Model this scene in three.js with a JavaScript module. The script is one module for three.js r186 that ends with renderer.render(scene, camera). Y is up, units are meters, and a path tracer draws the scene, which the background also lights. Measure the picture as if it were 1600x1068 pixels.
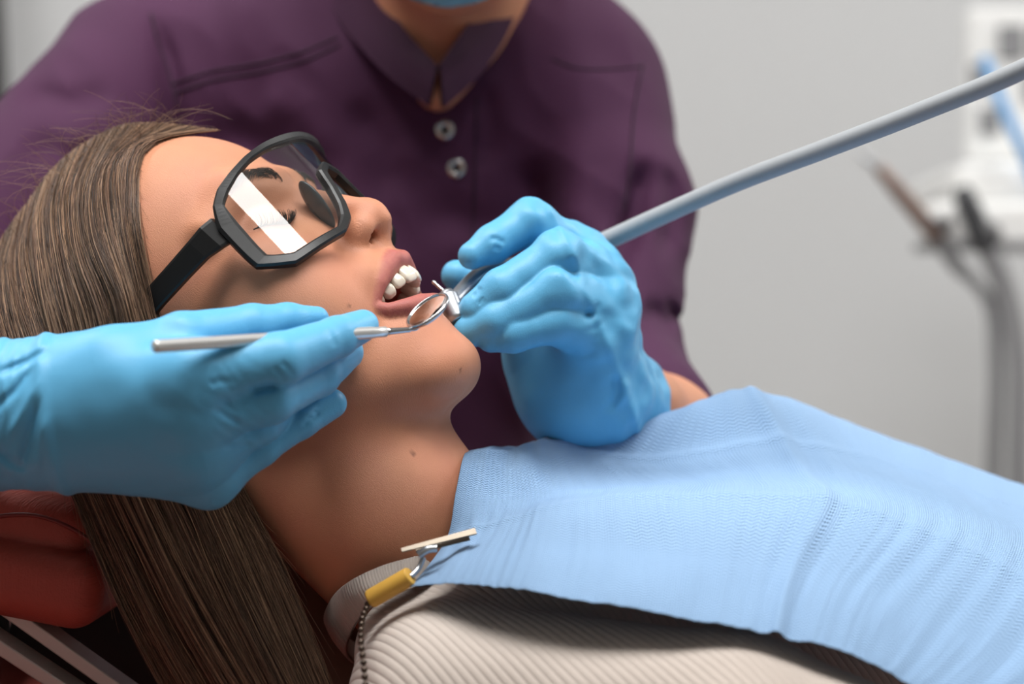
import * as THREE from 'three';
import { mergeGeometries } from 'three/addons/utils/BufferGeometryUtils.js';
import { RoundedBoxGeometry } from 'three/addons/geometries/RoundedBoxGeometry.js';
import { ImprovedNoise } from 'three/addons/math/ImprovedNoise.js';
import { RectAreaLightUniformsLib } from 'three/addons/lights/RectAreaLightUniformsLib.js';

// ---------------------------------------------------------------- camera, light, exposure
const scene = new THREE.Scene();
const renderer = new THREE.WebGLRenderer({ antialias: true });
renderer.toneMapping = THREE.LinearToneMapping;
renderer.toneMappingExposure = 0.86;
renderer.shadowMap.enabled = true;
RectAreaLightUniformsLib.init();
const FOCAL = 3600;                                   // pixels, for a 1600 x 1068 frame
const camera = new THREE.PerspectiveCamera(2 * Math.atan(534 / FOCAL) * 180 / Math.PI, 1600 / 1068, 0.05, 30);
camera.position.set(0, 1.30, 1.2);
camera.rotation.set(-12 * Math.PI / 180, 0, 0);
camera.focus = 1.165;
camera.userData.fStop = 4.0;
camera.updateMatrixWorld(true);
scene.background = new THREE.Color(0x000000);
const CEIL = 2.75;
// ceiling panels: [x, z, size along x, size along z, radiance]
const PANELS = [
  [-0.28, 0.12, 1.2, 0.6, 17.5],
  [0.50, 0.36, 0.6, 0.48, 13],
  [2.1, -1.2, 0.6, 0.6, 40],
  [-1.5, -1.2, 0.6, 0.6, 20],
];

// ---------------------------------------------------------------- helpers
const V = (x, y, z) => new THREE.Vector3(x, y, z);
let seed_ = 12345;
const rnd = () => { seed_ = (seed_ + 0x6d2b79f5) | 0; let t = Math.imul(seed_ ^ (seed_ >>> 15), 1 | seed_); t = (t + Math.imul(t ^ (t >>> 7), 61 | t)) ^ t; return ((t ^ (t >>> 14)) >>> 0) / 4294967296; };
const rr = (a, b) => a + (b - a) * rnd();
const NOI = new ImprovedNoise();
const noise = (x, y, z) => NOI.noise(x, y, z);
const clamp = (x, a = 0, b = 1) => Math.min(b, Math.max(a, x));
const sstep = (a, b, x) => { const t = clamp((x - a) / (b - a)); return t * t * (3 - 2 * t); };
const lerp = (a, b, t) => a + (b - a) * t;
// a point in front of the photographer, millimetres: measured bearing and true distance d
const P = (px, py, d) => V((px - 800) * d / FOCAL, (534 - py) * d / FOCAL, -d);

// signed distances (mm)
const smin = (a, b, k) => { const h = Math.max(k - Math.abs(a - b), 0) / k; return Math.min(a, b) - h * h * k * 0.25; };
const smax = (a, b, k) => -smin(-a, -b, k);
const ell = (x, y, z, cx, cy, cz, rx, ry, rz) => {
  x -= cx; y -= cy; z -= cz;
  const a = x / rx, b = y / ry, c = z / rz, k0 = Math.sqrt(a * a + b * b + c * c);
  const d = a / rx, e = b / ry, g = c / rz, k1 = Math.sqrt(d * d + e * e + g * g);
  return k1 < 1e-9 ? -Math.min(rx, ry, rz) : k0 * (k0 - 1) / k1;
};
const sph = (x, y, z, cx, cy, cz, r) => Math.sqrt((x - cx) ** 2 + (y - cy) ** 2 + (z - cz) ** 2) - r;
const cap = (x, y, z, ax, ay, az, ra, bx, by, bz, rb) => {
  const vx = bx - ax, vy = by - ay, vz = bz - az, px = x - ax, py = y - ay, pz = z - az;
  const t = clamp((px * vx + py * vy + pz * vz) / (vx * vx + vy * vy + vz * vz));
  const dx = px - vx * t, dy = py - vy * t, dz = pz - vz * t;
  return Math.sqrt(dx * dx + dy * dy + dz * dz) - (ra + (rb - ra) * t);
};
const capV = (x, y, z, a, ra, b, rb) => cap(x, y, z, a.x, a.y, a.z, ra, b.x, b.y, b.z, rb);
// a chain of joints [Vector3, radius]
const chain = (x, y, z, js, k = 2) => {
  let d = 1e9;
  for (let i = 0; i + 1 < js.length; i++) d = smin(d, capV(x, y, z, js[i][0], js[i][1], js[i + 1][0], js[i + 1][1]), k);
  return d;
};

// surface nets over a signed distance; vertices are pulled onto the surface
function meshSDF(f, lo, hi, h) {
  const n = [0, 1, 2].map((i) => Math.ceil((hi[i] - lo[i]) / h) + 1), [nx, ny, nz] = n;
  const g = new Float32Array(nx * ny * nz).fill(1e3), B = 6, at = (i, j, k) => i + nx * (j + ny * k);
  const reach = B * h * 0.87 * 1.5 + h;
  for (let k0 = 0; k0 < nz; k0 += B) for (let j0 = 0; j0 < ny; j0 += B) for (let i0 = 0; i0 < nx; i0 += B) {
    const c = f(lo[0] + (i0 + B / 2) * h, lo[1] + (j0 + B / 2) * h, lo[2] + (k0 + B / 2) * h), far = Math.abs(c) > reach;
    for (let k = k0; k < Math.min(nz, k0 + B); k++) for (let j = j0; j < Math.min(ny, j0 + B); j++) for (let i = i0; i < Math.min(nx, i0 + B); i++)
      g[at(i, j, k)] = far ? (c > 0 ? 1e3 : -1e3) : f(lo[0] + i * h, lo[1] + j * h, lo[2] + k * h);
  }
  const cell = new Int32Array(nx * ny * nz).fill(-1), pos = [];
  const E = [[0, 1], [2, 3], [4, 5], [6, 7], [0, 2], [1, 3], [4, 6], [5, 7], [0, 4], [1, 5], [2, 6], [3, 7]];
  const v = new Float32Array(8);
  for (let k = 0; k < nz - 1; k++) for (let j = 0; j < ny - 1; j++) for (let i = 0; i < nx - 1; i++) {
    let s = 0;
    for (let c = 0; c < 8; c++) { v[c] = g[at(i + (c & 1), j + ((c >> 1) & 1), k + (c >> 2))]; if (v[c] < 0) s++; }
    if (s === 0 || s === 8) continue;
    let x = 0, y = 0, z = 0, m = 0;
    for (const [a, b] of E) if ((v[a] < 0) !== (v[b] < 0)) {
      const t = clamp(v[a] / (v[a] - v[b]));
      x += lerp(a & 1, b & 1, t); y += lerp((a >> 1) & 1, (b >> 1) & 1, t); z += lerp(a >> 2, b >> 2, t); m++;
    }
    cell[at(i, j, k)] = pos.length / 3;
    pos.push(lo[0] + (i + x / m) * h, lo[1] + (j + y / m) * h, lo[2] + (k + z / m) * h);
  }
  const idx = [], quad = (a, b, c, d, flip) => { if (a < 0 || b < 0 || c < 0 || d < 0) return; flip ? idx.push(a, c, b, a, d, c) : idx.push(a, b, c, a, c, d); };
  for (let k = 1; k < nz - 1; k++) for (let j = 1; j < ny - 1; j++) for (let i = 1; i < nx - 1; i++) {
    const a = g[at(i, j, k)] < 0;
    if (a !== g[at(i + 1, j, k)] < 0) quad(cell[at(i, j - 1, k - 1)], cell[at(i, j, k - 1)], cell[at(i, j, k)], cell[at(i, j - 1, k)], !a);
    if (a !== g[at(i, j + 1, k)] < 0) quad(cell[at(i - 1, j, k - 1)], cell[at(i - 1, j, k)], cell[at(i, j, k)], cell[at(i, j, k - 1)], !a);
    if (a !== g[at(i, j, k + 1)] < 0) quad(cell[at(i - 1, j - 1, k)], cell[at(i, j - 1, k)], cell[at(i, j, k)], cell[at(i - 1, j, k)], !a);
  }
  const nor = new Float32Array(pos.length), e = h * 0.5;
  for (let q = 0; q < pos.length; q += 3) {
    let x = pos[q], y = pos[q + 1], z = pos[q + 2], gx = 0, gy = 0, gz = 1;
    for (let it = 0; it < 2; it++) {
      gx = f(x + e, y, z) - f(x - e, y, z); gy = f(x, y + e, z) - f(x, y - e, z); gz = f(x, y, z + e) - f(x, y, z - e);
      const l = Math.hypot(gx, gy, gz) || 1; gx /= l; gy /= l; gz /= l;
      if (it === 0) { const d = clamp(f(x, y, z) / Math.max(l / (2 * e), 0.3), -h * 0.6, h * 0.6); x -= gx * d; y -= gy * d; z -= gz * d; }
    }
    pos[q] = x; pos[q + 1] = y; pos[q + 2] = z; nor[q] = gx; nor[q + 1] = gy; nor[q + 2] = gz;
  }
  return { pos: Float32Array.from(pos), nor, idx };
}
// colour(x,y,z,n) and uv(x,y,z) are taken in the model's own millimetres, before the matrix
function geoOf(m, matrix, colour, uv) {
  const g = new THREE.BufferGeometry(), n = m.pos.length / 3;
  g.setAttribute('position', new THREE.BufferAttribute(m.pos.slice(), 3));
  g.setAttribute('normal', new THREE.BufferAttribute(m.nor.slice(), 3));
  g.setIndex(m.idx);
  if (colour) {
    const c = new Float32Array(n * 3);
    for (let i = 0; i < n; i++) { const q = colour(m.pos[3 * i], m.pos[3 * i + 1], m.pos[3 * i + 2]); c[3 * i] = q[0]; c[3 * i + 1] = q[1]; c[3 * i + 2] = q[2]; }
    g.setAttribute('color', new THREE.BufferAttribute(c, 3));
  }
  if (uv) {
    const c = new Float32Array(n * 2);
    for (let i = 0; i < n; i++) { const q = uv(m.pos[3 * i], m.pos[3 * i + 1], m.pos[3 * i + 2]); c[2 * i] = q[0]; c[2 * i + 1] = q[1]; }
    g.setAttribute('uv', new THREE.BufferAttribute(c, 2));
  }
  g.applyMatrix4(matrix);
  return g;
}
const MM = new THREE.Matrix4().makeScale(0.001, 0.001, 0.001);
const bounds = (pts, pad) => [['x', 'y', 'z'].map((a) => Math.min(...pts.map((p) => p[0][a] - p[1])) - pad), ['x', 'y', 'z'].map((a) => Math.max(...pts.map((p) => p[0][a] + p[1])) + pad)];

const taken = new Map();
const numbered = (n) => { const k = taken.get(n) ?? 0; taken.set(n, k + 1); return k ? `${n}_${String(k).padStart(3, '0')}` : n; };
const shade = (o) => { o.castShadow = o.receiveShadow = true; return o; };
// a thing: a group standing at BASE (mm, measured from the photographer's place and heading); its parts are given in the same measure
function thing(name, label, category, base, group) {
  const o = new THREE.Group(); o.name = numbered(name);
  o.userData = { label, category }; if (group) o.userData.group = group;
  const b = base.clone().multiplyScalar(0.001);
  o.position.copy(b.clone().applyMatrix4(camera.matrixWorld)); o.quaternion.copy(camera.quaternion);
  o.base = b; scene.add(o);
  return o;
}
const rootOf = (o) => { while (o.parent && o.parent !== scene) o = o.parent; return o; };
function part(name, geometry, material, parent, extra) {            // geometry in metres
  const b = rootOf(parent).base; geometry.translate(-b.x, -b.y, -b.z);
  const m = shade(new THREE.Mesh(geometry, material)); m.name = name; if (extra) m.userData = extra;
  parent.add(m); return m;
}
function struct(name, geometry, material, parent = scene) {
  const m = shade(new THREE.Mesh(geometry, material)); m.name = name; if (parent === scene) m.userData.kind = 'structure';
  parent.add(m); return m;
}
const boxAt = (x0, x1, y0, y1, z0, z1) => new THREE.BoxGeometry(x1 - x0, y1 - y0, z1 - z0).translate((x0 + x1) / 2, (y0 + y1) / 2, (z0 + z1) / 2);
// a tube along mm points with radii
function tube(pts, radii, seg = 40, sides = 12, closed = false) {
  const c = new THREE.CatmullRomCurve3(pts, closed, 'centripetal'), fr = c.computeFrenetFrames(seg, closed), pos = [], nor = [], uv = [], idx = [];
  const R = (t) => { if (typeof radii === 'number') return radii; const q = t * (radii.length - 1), i = Math.min(Math.floor(q), radii.length - 2); return lerp(radii[i], radii[i + 1], q - i); };
  for (let i = 0; i <= seg; i++) {
    const t = i / seg, p = c.getPoint(t), r = R(t);
    for (let j = 0; j <= sides; j++) {
      const a = j / sides * Math.PI * 2, n = fr.normals[i].clone().multiplyScalar(Math.cos(a)).addScaledVector(fr.binormals[i], Math.sin(a));
      pos.push(p.x + n.x * r, p.y + n.y * r, p.z + n.z * r); nor.push(n.x, n.y, n.z); uv.push(t, j / sides);
    }
  }
  const w = sides + 1;
  for (let i = 0; i < seg; i++) for (let j = 0; j < sides; j++) { const a = i * w + j; idx.push(a, a + 1, a + w, a + 1, a + w + 1, a + w); }
  if (!closed) for (const [row, s] of [[0, 1], [seg, -1]]) {          // flat ends
    const p = c.getPoint(row / seg), tn = fr.tangents[row].clone().multiplyScalar(-s), at = pos.length / 3;
    pos.push(p.x, p.y, p.z); nor.push(tn.x, tn.y, tn.z); uv.push(0, 0);
    for (let j = 0; j <= sides; j++) { const q = (row * w + j) * 3; pos.push(pos[q], pos[q + 1], pos[q + 2]); nor.push(tn.x, tn.y, tn.z); uv.push(0, 0); }
    for (let j = 0; j < sides; j++) s > 0 ? idx.push(at, at + j + 2, at + j + 1) : idx.push(at, at + j + 1, at + j + 2);
  }
  const g = new THREE.BufferGeometry();
  g.setAttribute('position', new THREE.Float32BufferAttribute(pos, 3)); g.setAttribute('normal', new THREE.Float32BufferAttribute(nor, 3)); g.setAttribute('uv', new THREE.Float32BufferAttribute(uv, 2));
  g.setIndex(idx); g.applyMatrix4(MM); return g;
}
// turned piece from a to b (mm): profile of [along 0..1, radius]
function turned(a, b, profile, sides = 28) {
  const L = a.distanceTo(b), g = new THREE.LatheGeometry(profile.map(([t, r]) => new THREE.Vector2(r, t * L)), sides);
  const q = new THREE.Quaternion().setFromUnitVectors(V(0, 1, 0), b.clone().sub(a).normalize());
  g.applyQuaternion(q).translate(a.x, a.y, a.z); g.applyMatrix4(MM); return g;
}
// a smooth sheet through a net of mm points, with thickness
const cr = (a, b, c, d, t) => 0.5 * (2 * b + (c - a) * t + (2 * a - 5 * b + 4 * c - d) * t * t + (3 * b - a - 3 * c + d) * t * t * t);
function netPoint(net, u, v) {
  const R = net.length, C = net[0].length, row = (r, c0, t) => {
    const g = (i) => net[r][clamp(i, 0, C - 1)], a = g(c0 - 1), b = g(c0), c = g(c0 + 1), d = g(c0 + 2);
    return V(cr(a.x, b.x, c.x, d.x, t), cr(a.y, b.y, c.y, d.y, t), cr(a.z, b.z, c.z, d.z, t));
  };
  const fu = clamp(u) * (C - 1), c0 = Math.min(Math.floor(fu), C - 2), fv = clamp(v) * (R - 1), r0 = Math.min(Math.floor(fv), R - 2), t = fv - r0;
  const [a, b, c, d] = [r0 - 1, r0, r0 + 1, r0 + 2].map((r) => row(clamp(r, 0, R - 1), c0, fu - c0));
  return V(cr(a.x, b.x, c.x, d.x, t), cr(a.y, b.y, c.y, d.y, t), cr(a.z, b.z, c.z, d.z, t));
}
function sheet(fn, nu, nv, thick, uvScale = [1, 1]) {               // fn(u,v) -> Vector3 mm
  const P0 = [], pos = [], nor = [], uv = [], idx = [], w = nu + 1;
  for (let j = 0; j <= nv; j++) for (let i = 0; i <= nu; i++) P0.push(fn(i / nu, j / nv));
  const N = P0.map((p, q) => {
    const i = q % w, j = (q - i) / w, a = P0[j * w + Math.max(0, i - 1)], b = P0[j * w + Math.min(nu, i + 1)], c = P0[Math.max(0, j - 1) * w + i], d = P0[Math.min(nv, j + 1) * w + i];
    return b.clone().sub(a).cross(d.clone().sub(c)).normalize();
  });
  for (const s of [1, -1]) P0.forEach((p, q) => { const n = N[q]; pos.push(p.x + n.x * s * thick / 2, p.y + n.y * s * thick / 2, p.z + n.z * s * thick / 2); nor.push(n.x * s, n.y * s, n.z * s); const i = q % w; uv.push(i / nu * uvScale[0], (q - i) / w / nv * uvScale[1]); });
  const o = P0.length;
  for (let j = 0; j < nv; j++) for (let i = 0; i < nu; i++) { const a = j * w + i; idx.push(a, a + 1, a + w, a + 1, a + w + 1, a + w, o + a, o + a + w, o + a + 1, o + a + 1, o + a + w, o + a + w + 1); }
  const rim = (a, b) => idx.push(a, o + a, b, b, o + a, o + b);
  for (let i = 0; i < nu; i++) { rim(i, i + 1); rim(nv * w + i + 1, nv * w + i); }
  for (let j = 0; j < nv; j++) { rim((j + 1) * w, j * w); rim(j * w + nu, (j + 1) * w + nu); }
  const g = new THREE.BufferGeometry();
  g.setAttribute('position', new THREE.Float32BufferAttribute(pos, 3)); g.setAttribute('normal', new THREE.Float32BufferAttribute(nor, 3)); g.setAttribute('uv', new THREE.Float32BufferAttribute(uv, 2));
  g.setIndex(idx); g.applyMatrix4(MM); return g;
}
// first hit of a sight line with a signed distance, mm
function hit(f, px, py, d0, d1) {
  let d = d0;
  for (let i = 0; i < 200 && d < d1; i++) { const p = P(px, py, d), s = f(p.x, p.y, p.z); if (s < 0.1) return d; d += Math.max(s * 0.7, 0.2); }
  return d1;
}
// strands: [points, radius start, radius end, colour] as three-sided tubes in one mesh
function strands(list, matrix = MM) {
  const pos = [], nor = [], col = [], idx = [];
  for (const [pts, r0, r1, c] of list) {
    const n = pts.length, at = pos.length / 3;
    for (let i = 0; i < n; i++) {
      const a = pts[Math.max(0, i - 1)], b = pts[Math.min(n - 1, i + 1)], t = b.clone().sub(a).normalize();
      const s = Math.abs(t.z) < 0.9 ? V(0, 0, 1) : V(1, 0, 0), u = s.clone().cross(t).normalize(), w = t.clone().cross(u), r = lerp(r0, r1, i / (n - 1));
      for (let j = 0; j < 3; j++) { const q = j * 2.0944 + 0.5, x = Math.cos(q), y = Math.sin(q), m = V(u.x * x + w.x * y, u.y * x + w.y * y, u.z * x + w.z * y); pos.push(pts[i].x + m.x * r, pts[i].y + m.y * r, pts[i].z + m.z * r); nor.push(m.x, m.y, m.z); col.push(c[0], c[1], c[2]); }
    }
    for (let i = 0; i < n - 1; i++) for (let j = 0; j < 3; j++) { const a = at + i * 3 + j, b = at + i * 3 + (j + 1) % 3; idx.push(a, b, a + 3, b, b + 3, a + 3); }
  }
  const g = new THREE.BufferGeometry();
  g.setAttribute('position', new THREE.Float32BufferAttribute(pos, 3)); g.setAttribute('normal', new THREE.Float32BufferAttribute(nor, 3)); g.setAttribute('color', new THREE.Float32BufferAttribute(col, 3));
  g.setIndex(idx); g.applyMatrix4(matrix); return g;
}

// ---------------------------------------------------------------- materials
function grey(w, h, fn) {
  const a = new Uint8Array(w * h * 4);
  for (let y = 0; y < h; y++) for (let x = 0; x < w; x++) { const v = clamp(fn(x / w, y / h)) * 255, i = (y * w + x) * 4; a[i] = a[i + 1] = a[i + 2] = v; a[i + 3] = 255; }
  const t = new THREE.DataTexture(a, w, h); t.wrapS = t.wrapT = THREE.RepeatWrapping; t.magFilter = THREE.LinearFilter; t.needsUpdate = true; return t;
}
const rep = (t, x, y) => { const c = t.clone(); c.repeat.set(x, y); c.needsUpdate = true; return c; };
const TAU = Math.PI * 2;
const tileNoise = (u, v, f, s) => { const k = f / TAU; return noise(Math.cos(u * TAU) * k + s, Math.sin(u * TAU) * k, Math.cos(v * TAU) * k + 7.1) * 0.5 + noise(Math.sin(v * TAU) * k + s, Math.cos(u * TAU) * k, Math.sin(u * TAU) * k + 3.3) * 0.5; };
const texGrain = grey(512, 512, (u, v) => 0.5 + 0.35 * tileNoise(u, v, 90, 1) + 0.35 * tileNoise(u, v, 190, 5));
const texWeave = grey(256, 256, (u, v) => 0.5 + 0.25 * Math.sin(u * TAU * 32) * Math.sign(Math.sin(v * TAU * 16)) + 0.25 * Math.sin(v * TAU * 32));
const texCrepe = grey(1024, 1024, (u, v) => { const w = 0.006 * Math.sin(u * TAU * 22 + 2 * tileNoise(u, v, 8, 2)) + 0.008 * tileNoise(u, v, 10, 9); return 0.5 + 0.4 * Math.sin((v + w) * TAU * 48) + 0.18 * Math.sin(u * TAU * 90); });
const texRib = grey(256, 64, (u, v) => Math.pow(Math.abs(Math.sin(u * Math.PI * 8)), 0.8) + 0.06 * Math.sin(v * TAU * 8));
const std = (hex, roughness, more = {}) => new THREE.MeshPhysicalMaterial({ color: new THREE.Color(hex), roughness, ...more });
const M = {
  skin: new THREE.MeshPhysicalMaterial({ color: 0xffffff, vertexColors: true, roughness: 0.5, specularIntensity: 0.7, bumpMap: rep(texGrain, 30, 30), bumpScale: 0.00024 }),
  glove: std('#62b0da', 0.42, { specularIntensity: 0.7, bumpMap: rep(texGrain, 26, 26), bumpScale: 0.00015 }),
  tunic: std('#43183c', 0.85, { sheen: 0.05, sheenColor: new THREE.Color('#8a6a8a'), sheenRoughness: 0.5, bumpMap: rep(texWeave, 30, 30), bumpScale: 0.0001 }),
  seam: std('#2b1128', 0.85),
  bib: std('#8fb0d4', 0.8, { bumpMap: rep(texCrepe, 8, 8), bumpScale: 0.0006 }),
  sweater: std('#c9bcb2', 0.95, { bumpMap: rep(texRib, 32, 32), bumpScale: 0.0005, sheen: 0.2, sheenColor: new THREE.Color('#ffffff') }),
  hair: new THREE.MeshPhysicalMaterial({ color: 0xffffff, vertexColors: true, roughness: 0.42, specularIntensity: 0.8 }),
  hairBase: std('#654b3a', 0.5),
  lash: std('#120b08', 0.5),
  tooth: std('#e6dccb', 0.18, { clearcoat: 0.4, clearcoatRoughness: 0.1 }),
  gum: std('#b4584f', 0.3, { clearcoat: 0.5 }),
  tongue: std('#b0544c', 0.35, { clearcoat: 0.4 }),
  frame: std('#060607', 0.42),
  pad: std('#2c3338', 0.25),
  lens: new THREE.MeshPhysicalMaterial({ color: 0xf4f8f8, roughness: 0.0, transmission: 1, thickness: 0, ior: 1.65 }),
  steel: std('#c8c8ca', 0.18, { metalness: 1 }),
  satin: std('#b9bcc0', 0.36, { metalness: 1 }),
  handle: std('#e4e3e1', 0.3, { metalness: 0.75 }),
  bar: std('#c6c3be', 0.45, { metalness: 0.3 }), clip: std('#8f8578', 0.45, { metalness: 1 }),
  mirror: std('#f2f2f2', 0.02, { metalness: 1 }),
  hose: std('#a3a7ab', 0.55),
  brass: std('#d6a545', 0.5),
  bead: std('#5b4f47', 0.35, { metalness: 1 }),
  red: std('#a54a3e', 0.65, { bumpMap: rep(texGrain, 8, 8), bumpScale: 0.0004 }),
  redPipe: std('#6d1f1c', 0.5),
  black: std('#141416', 0.5),
  wall: std('#e0e1e2', 0.9), ceiling: std('#eeeeec', 0.95), floor: std('#7d7a76', 0.6), wallTaupe: std('#bab6b2', 0.9),
  white: std('#f6f6f4', 0.4), unitGrey: std('#8e8e90', 0.5), darkGrey: std('#4c4d50', 0.5), bronze: std('#8b6f63', 0.4, { metalness: 0.5 }), bluePlastic: std('#5f9fd6', 0.45),
  mask: std('#86c5dc', 0.9), frameDark: std('#1e1c1b', 0.6),
};

// ---------------------------------------------------------------- room and ceiling lamps
const Z0 = -1.95, Z1 = 3.0, X0 = -2.6, X1 = 2.8;
struct('floor', boxAt(X0 - 0.1, X1 + 0.1, -0.1, 0, Z0 - 0.1, Z1 + 0.1), M.floor);
struct('ceiling', boxAt(X0 - 0.1, X1 + 0.1, CEIL, CEIL + 0.1, Z0 - 0.1, Z1 + 0.1), M.ceiling);
struct('wall_back', boxAt(X0 - 0.1, X1 + 0.1, 0, CEIL, Z0 - 0.1, Z0), M.wall);
struct('wall_front', boxAt(X0 - 0.1, X1 + 0.1, 0, CEIL, Z1, Z1 + 0.1), M.wallTaupe);
struct('wall_left', boxAt(X0 - 0.1, X0, 0, CEIL, Z0, Z1), M.wallTaupe);
struct('wall_right', boxAt(X1, X1 + 0.1, 0, CEIL, Z0, Z1), M.wallTaupe);
struct('baseboard_back', boxAt(X0, X1, 0, 0.08, Z0, Z0 + 0.015), M.white);
{ // dark door frame at the left edge of the view
  const d = struct('door_1', mergeGeometries([boxAt(-0.78, -0.69, 0, 2.1, Z0, Z0 + 0.05), boxAt(-1.70, -1.61, 0, 2.1, Z0, Z0 + 0.05), boxAt(-1.70, -0.69, 2.1, 2.19, Z0, Z0 + 0.05)]), M.frameDark);
  struct('door_leaf', boxAt(-1.61, -0.78, 0.005, 2.1, Z0 + 0.002, Z0 + 0.03), M.white, d);
  struct('door_handle', mergeGeometries([new THREE.CylinderGeometry(0.011, 0.011, 0.05, 16).rotateX(Math.PI / 2).translate(-0.86, 1.02, Z0 + 0.055), new THREE.CylinderGeometry(0.009, 0.009, 0.12, 16).rotateZ(Math.PI / 2).translate(-0.91, 1.02, Z0 + 0.08)]), M.satin, d);
}
PANELS.forEach(([x, z, w, h, L], i) => {
  const o = new THREE.Group(); o.name = numbered('ceiling_light'); o.position.set(x, CEIL, z); scene.add(o);
  o.userData = { label: ['long white ceiling light panel above the head of the patient', 'white ceiling light panel above the chest of the patient', 'white ceiling light panel above the instrument unit', 'white ceiling light panel near the dark door frame'][i], category: 'ceiling light', group: 'ceiling light panels' };
  const f = shade(new THREE.Mesh(mergeGeometries([boxAt(-w / 2 - 0.02, w / 2 + 0.02, -0.03, 0, -h / 2 - 0.02, -h / 2), boxAt(-w / 2 - 0.02, w / 2 + 0.02, -0.03, 0, h / 2, h / 2 + 0.02), boxAt(-w / 2 - 0.02, -w / 2, -0.03, 0, -h / 2, h / 2), boxAt(w / 2, w / 2 + 0.02, -0.03, 0, -h / 2, h / 2)]), M.white)); f.name = 'frame'; o.add(f);
  const e = new THREE.Mesh(boxAt(-w / 2, w / 2, -0.02, -0.001, -h / 2, h / 2), new THREE.MeshStandardMaterial({ color: 0xffffff, roughness: 0.6, emissive: new THREE.Color(1, 0.99, 0.97), emissiveIntensity: 2 })); e.name = 'diffuser_lamp'; o.add(e);
  const l = new THREE.RectAreaLight(new THREE.Color(1, 0.995, 0.985), L, w, h); l.position.set(0, -0.025, 0); l.rotation.x = -Math.PI / 2; o.add(l);
});

// ---------------------------------------------------------------- the patient
// head measure: mm, x to the patient's left, y to the crown, z out of the face
const HEAD = (() => {
  const d = Math.PI / 180, m = new THREE.Matrix4().makeRotationZ(49 * d).multiply(new THREE.Matrix4().makeRotationX(-15 * d)).multiply(new THREE.Matrix4().makeRotationY(74 * d));
  m.setPosition(-149.05, -1.15, -1225.5); return m;
})();
const HEADM = new THREE.Matrix4().copy(MM).multiply(HEAD), HEADI = HEAD.clone().invert();
const hp = (x, y, z) => V(x, y, z).applyMatrix4(HEAD);              // head mm -> mm from the photographer
const UPLIP = [[0, -48.6, 95.4, 4.8], [5, -47.8, 95.6, 5.2], [12.5, -50, 91.4, 5], [20, -54.5, 85.5, 4.2], [27, -61, 76, 2.6]];
const LOLIP = [[0, -76, 89, 5.6], [8, -75, 88.5, 5.4], [16, -72.5, 85, 4.6], [23, -67.5, 79.5, 3.4], [27, -61, 76, 2.6]];
const lipD = (L, x, y, z, g = 0) => { let d = 1e9; for (let i = 0; i + 1 < L.length; i++) { const a = L[i], b = L[i + 1]; d = Math.min(d, cap(x, y, z, a[0], a[1], a[2], a[3] + g, b[0], b[1], b[2], b[3] + g)); } return d; };
function headF(x, y, z, open = true) {
  const ax = Math.abs(x);
  let d = ell(x, y, z, 0, 45, -8, 73, 78, 95);
  if (d > 160) return d - 60;
  d = smin(d, ell(x, y, z, 0, -18, 34, 54, 72, 56), 18);
  d = smin(d, ell(ax, y, z, 44, -10, 53, 16.5, 19, 23), 18);
  d = smin(d, ell(ax, y, z, 35, -40, 46, 23, 36, 33), 24);
  d = smin(d, ell(ax, y, z, 45, -32, 38, 19, 32, 31), 24);
  d = smin(d, cap(ax, y, z, 6, 29, 83, 9.5, 34, 33, 75, 9), 12);
  d = smin(d, cap(ax, y, z, 34, 33, 75, 9, 52, 24, 58, 8), 12);
  d = smax(d, -ell(ax, y, z, 33, 8, 90, 16, 10, 12), 10);
  d = smin(d, ell(ax, y, z, 32, 8, 68.5, 14, 12.5, 13), 3.5);
  // nose
  let n = cap(ax, y, z, 0, 14, 86, 7, 0, -18, 102, 8);
  n = smin(n, ell(ax, y, z, 0, -23.5, 102.5, 9.6, 9.6, 10), 6);
  n = smin(n, ell(ax, y, z, 11, -26.5, 93.5, 6.4, 8.2, 11.5), 7);
  d = smin(d, n, 7);
  d = smin(d, cap(ax, y, z, 0, -29, 106.5, 4, 0, -36, 96, 4.5), 3);
  d = smax(d, -Math.min(cap(ax, y, z, 7.2, -34, 107, 2.3, 10.4, -33.5, 93, 3.4), cap(ax, y, z, 8.6, -34, 99, 3.4, 7.5, -24, 97, 2.6)), 1.2);
  // mouth and jaw
  d = smin(d, ell(x, y, z, 0, -46, 77, 30, 18, 20), 9);
  d = smin(d, cap(ax, y, z, 46, -52, 12, 14, 15, -100, 64, 14), 18);
  d = smin(d, ell(x, y, z, 0, -103, 69, 19, 16, 18), 14);
  d = smin(d, ell(x, y, z, 0, -80, 60, 30, 22, 28), 12);
  d = smin(d, ell(x, y, z, 0, -86, 32, 40, 29, 42), 14);
  d = smin(d, Math.min(lipD(UPLIP, ax, y, z), lipD(LOLIP, ax, y, z)), 3);
  if (open) d = smax(d, -smin(ell(x, y, z, 0, -62, 66, 24, 9.5, 38), ell(x, y, z, 0, -64, 55, 25, 15, 26), 6), 2.5);
  // neck
  d = smin(d, cap(x, y, z, 0, -40, -20, 48, 0, -128, -12, 51), 22);
  return d;
}
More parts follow.
